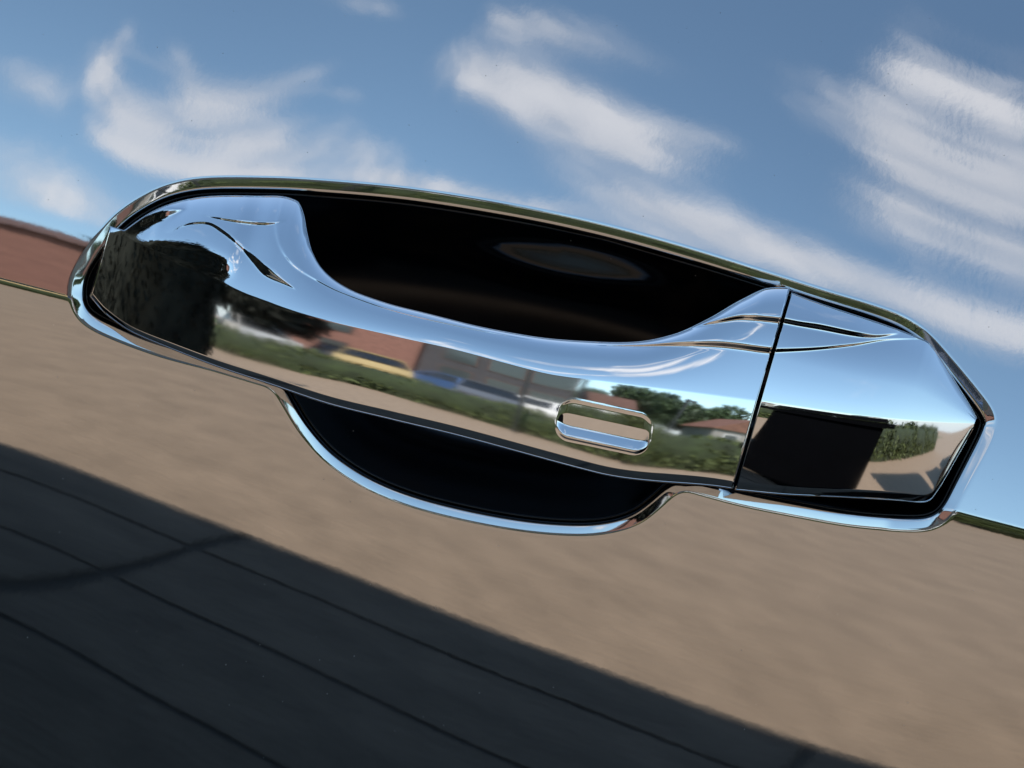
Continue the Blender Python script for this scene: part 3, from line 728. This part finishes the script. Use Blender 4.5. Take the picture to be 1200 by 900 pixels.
# parked cars behind the hedge
def small_car(x, y, rz, col, label, est=False):
    t = empty('parked_car', (x, y, 0), R(rz)); tag(t, label, 'car', 'cars parked behind the hedge')
    m = mat('car_paint', col, 0.15, 0)
    body = MB().prism([(-2.1,.35),(-2.15,.6),(-2.05,.82),(-1.1,.92),(1.35,.95),(2.05,.9),(2.15,.6),(2.1,.35)], 'y', -.85, .85).build('body', m, t)
    gl = MB(); zt = 1.45
    pr = [(-1.15,.93),(-.45,zt-.06),(1.0 if not est else 1.75,zt-.06),(1.7 if not est else 2.05,.96)]
    gl.v = [(px_, s*(.80 if pz < 1.2 else .64), pz) for s in (-1, 1) for px_, pz in pr]
    gl.f = [(0,1,2,3),(4,7,6,5),(0,4,5,1),(1,5,6,2),(2,6,7,3),(3,7,4,0)]; gl.build('side_glass', M['glass'], t)
    MB().box(-.5, 1.05 if not est else 1.8, -.66, .66, zt-.057, zt).build('roof', m, t)
    for px_, px2 in ((-1.19, -.49), (1.74 if not est else 2.09, 1.03 if not est else 1.78), (.28, .28)):
        for s in (-1, 1):
            p = MB(); a, b_ = s*.81, s*.655; w_ = .05
            p.v = [(px_-w_,a,.93),(px_+w_,a,.93),(px_+w_,a-s*.03,.93),(px_-w_,a-s*.03,.93),(px2-w_,b_,zt-.03),(px2+w_,b_,zt-.03),(px2+w_,b_-s*.03,zt-.03),(px2-w_,b_-s*.03,zt-.03)]
            p.f = [(0,3,2,1),(4,5,6,7),(0,1,5,4),(1,2,6,5),(2,3,7,6),(3,0,4,7)]; p.build('pillar', m, t)
    for px_ in (-1.35, 1.3):
        for yy in (-.87, .69):
            w_ = MB().cyl((px_, yy, .32), .31, .31, .18, 20, 'y').build('wheel', M['rubber'], t); r_ = MB().cyl((px_, yy-.005, .32), .2, .2, .19, 14, 'y').build('rim', M['steel'], w_)
small_car(-7.9, -14.5, 40, (0.50, 0.49, 0.47), 'pale silver car half hidden by foliage at the left')
small_car(-6.1, -17.5, 70, (0.03, 0.03, 0.04), 'dark car parked left of the yellow car')
small_car(-4.6, -15.4, 72, (0.42, 0.31, 0.14), 'yellow car parked behind the low hedge')
small_car(-2.9, -18.5, 5, (0.05, 0.10, 0.22), 'blue car just right of the yellow car', True)
small_car(-1.7, -16.5, 80, (0.10, 0.11, 0.13), 'grey car parked in front of the grey building')
small_car(0.0, -16.4, 8, (0.85, 0.84, 0.82), 'white car glinting in the sun by the dark post')
def van(x, col, label):  # unseen vans, added so the car's shadow runs on in the end cap
    """unseen high sided van, added to carry the shadow on past the car"""
    t = empty('shadow_van', (x, 1.0, 0), math.pi); tag(t, label, 'van', 'vans added in line along the paving for their shadow'); m = mat('van_paint', col, 0.15, 0)
    MB().prism([(-2.35,.32),(-2.42,.75),(-2.36,1.05),(-2.0,1.2),(-1.5,1.86),(-1.3,1.96),(2.35,1.98),(2.42,1.8),(2.42,.32)], 'y', -.95, .95).build('body', m, t)
    for sy in (-1, 1):
        q = MB(); q.v = [(-1.88, sy*.955, 1.24), (-.85, sy*.955, 1.24), (-.85, sy*.955, 1.78), (-1.46, sy*.955, 1.78)]; q.v += [(a, b_ - sy*.01, c) for a, b_, c in q.v]
        q.f = [(0,1,2,3),(4,7,6,5),(0,4,5,1),(1,5,6,2),(2,6,7,3),(3,7,4,0)]; q.build('side_glass', M['glass'], t)
        MB().box(-.42, 2.2, sy*.952-.006, sy*.952+.006, 1.0, 1.03).build('rub_strip', M['rubber'], t)
    q = MB(); q.v = [(-1.99,-.8,1.215),(-1.99,.8,1.215),(-1.52,.74,1.84),(-1.52,-.74,1.84)]; q.v += [(a - .02, b_, c + .01) for a, b_, c in q.v]
    q.f = [(0,1,2,3),(4,7,6,5),(0,4,5,1),(1,5,6,2),(2,6,7,3),(3,7,4,0)]; q.build('windscreen', M['glass'], t)
    for px_ in (-1.5, 1.5):
        for yy in (-.97, .79):
            w_ = MB().cyl((px_, yy, .34), .33, .33, .18, 20, 'y').build('wheel', M['rubber'], t); MB().cyl((px_, yy-.005, .34), .2, .2, .19, 14, 'y').build('rim', M['steel'], w_)
van(5.08, (0.02, 0.02, 0.022), 'black high sided van added close behind the car to lengthen its shadow')
van(10.05, (0.12, 0.12, 0.13), 'grey high sided van second in the line added for shadow behind the car')
van(15.0, (0.05, 0.06, 0.08), 'dark blue high sided van last in the line added for shadow behind the car')

# trees
def tree(x, y, h, cr, label, seed, n=5000, m=None, size=0.28):
    t = empty('tree', (x, y, 0)); tag(t, label, 'tree', 'trees beyond the hedge')
    tr = MB().cyl((0, 0, 0), .22, .10, h*.55, 10)
    rg = random.Random(seed)
    tr.build('trunk', M['bark'], t)
    for k in range(4):
        b_ = MB().cyl((0, 0, 0), .08, .03, h*.4, 7).build('limb', M['bark'], t); b_.location = (0, 0, h*.35); b_.rotation_euler = (R(rg.uniform(25, 50)), 0, k*1.6)
    cl = [(rg.uniform(-.65,.65)*cr, rg.uniform(-.65,.65)*cr, h*.62 + rg.uniform(-.28,.26)*h, cr*rg.uniform(.32,.52)) for _ in range(14)]
    def smp(r, n):
        k = r.randint(0, len(cl), n); c = np.array(cl)[k]; d = r.normal(size=(n, 3)); d /= np.linalg.norm(d, axis=1)[:, None]
        return c[:, :3] + d * (c[:, 3] * (0.55 + .5*r.rand(n)))[:, None]
    leafy('crown', m or M['leaf'], t, n, smp, size, seed)
for az, ds, h, cr, lb in ((4.8, 44, 6.6, 3.0, 'rounded green tree nearest to the grey building'), (9.6, 44, 7.6, 3.6, 'largest rounded green tree in the middle of the row'),
                      (16.8, 46, 7.4, 3.4, 'rounded green tree left of the orange roofed house'), (1.2, 60, 6.6, 3.0, 'distant tree showing above the small pale house')):
    x, y = lp(az, ds); tree(x, y, h, cr, lb, int(az*10), 7000)
for i, (x, y, h) in enumerate(((-12.5, -13, 8), (-9.2, -15.5, 6.5), (-16, -10, 8))):
    tree(x, y, h, 3.0, ['broad dark tree at the far left of the car park', 'dark tree shading the silver car', 'dark tree furthest to the left'][i], 50+i, 8000, M['dleaf'], .25)

# dust on the paint and the recess
rg = random.Random(4); vs, fs_ = [], []
specks = [(521,309,0),(660,540,1),(414,505,1),(716,303,1),(322,281,1),(912,508,1),(669,282,1),(720,348,1),(732,373,1),(747,380,1),(815,323,1),(723,30,0),(805,33,0),(415,769,0),(160,740,0),(310,685,0),(520,850,0),(228,458,0),(1080,640,0)] 
for _ in range(130): specks.append((rg.uniform(20, 1180), rg.uniform(10, 890), 0))
for (px, py, dk) in specks:
    u, v = P2(px, py); q = np.array([[u, v]]); s_ = sdf(q, OC)[0]
    if s_ > 0 and not dk: continue
    if s_ > 0: H = float(door_H(u, v) * .5 - .007 - .026 * (1 - math.exp(-(max(s_-14.6, 0)/46)**1.5))) + .0006
    else: H = float(door_H(u, v)) + 0.0001
    c = W(u, v, H); r = (0.00014 if dk else 0.00009) * rg.uniform(.6, 1.3); k = len(vs)
    for d in ((1,0,0),(-1,0,0),(0,1,0),(0,-1,0),(0,0,1),(0,0,-1)): vs.append(tuple(c[i] + d[i]*r for i in range(3)))
    fs_ += [tuple(k+i for i in q_) for q_ in ((0,2,4),(2,1,4),(1,3,4),(3,0,4),(2,0,5),(1,2,5),(3,1,5),(0,3,5))]
M['dust'] = mat('dust', (0.5, 0.47, 0.42), 0.9)
ds = mesh_obj('dust', vs, fs_, M['dust'], None, False); tag(ds, 'fine pale dust specks on the glossy paint and in the recess', 'dust', kind='stuff')
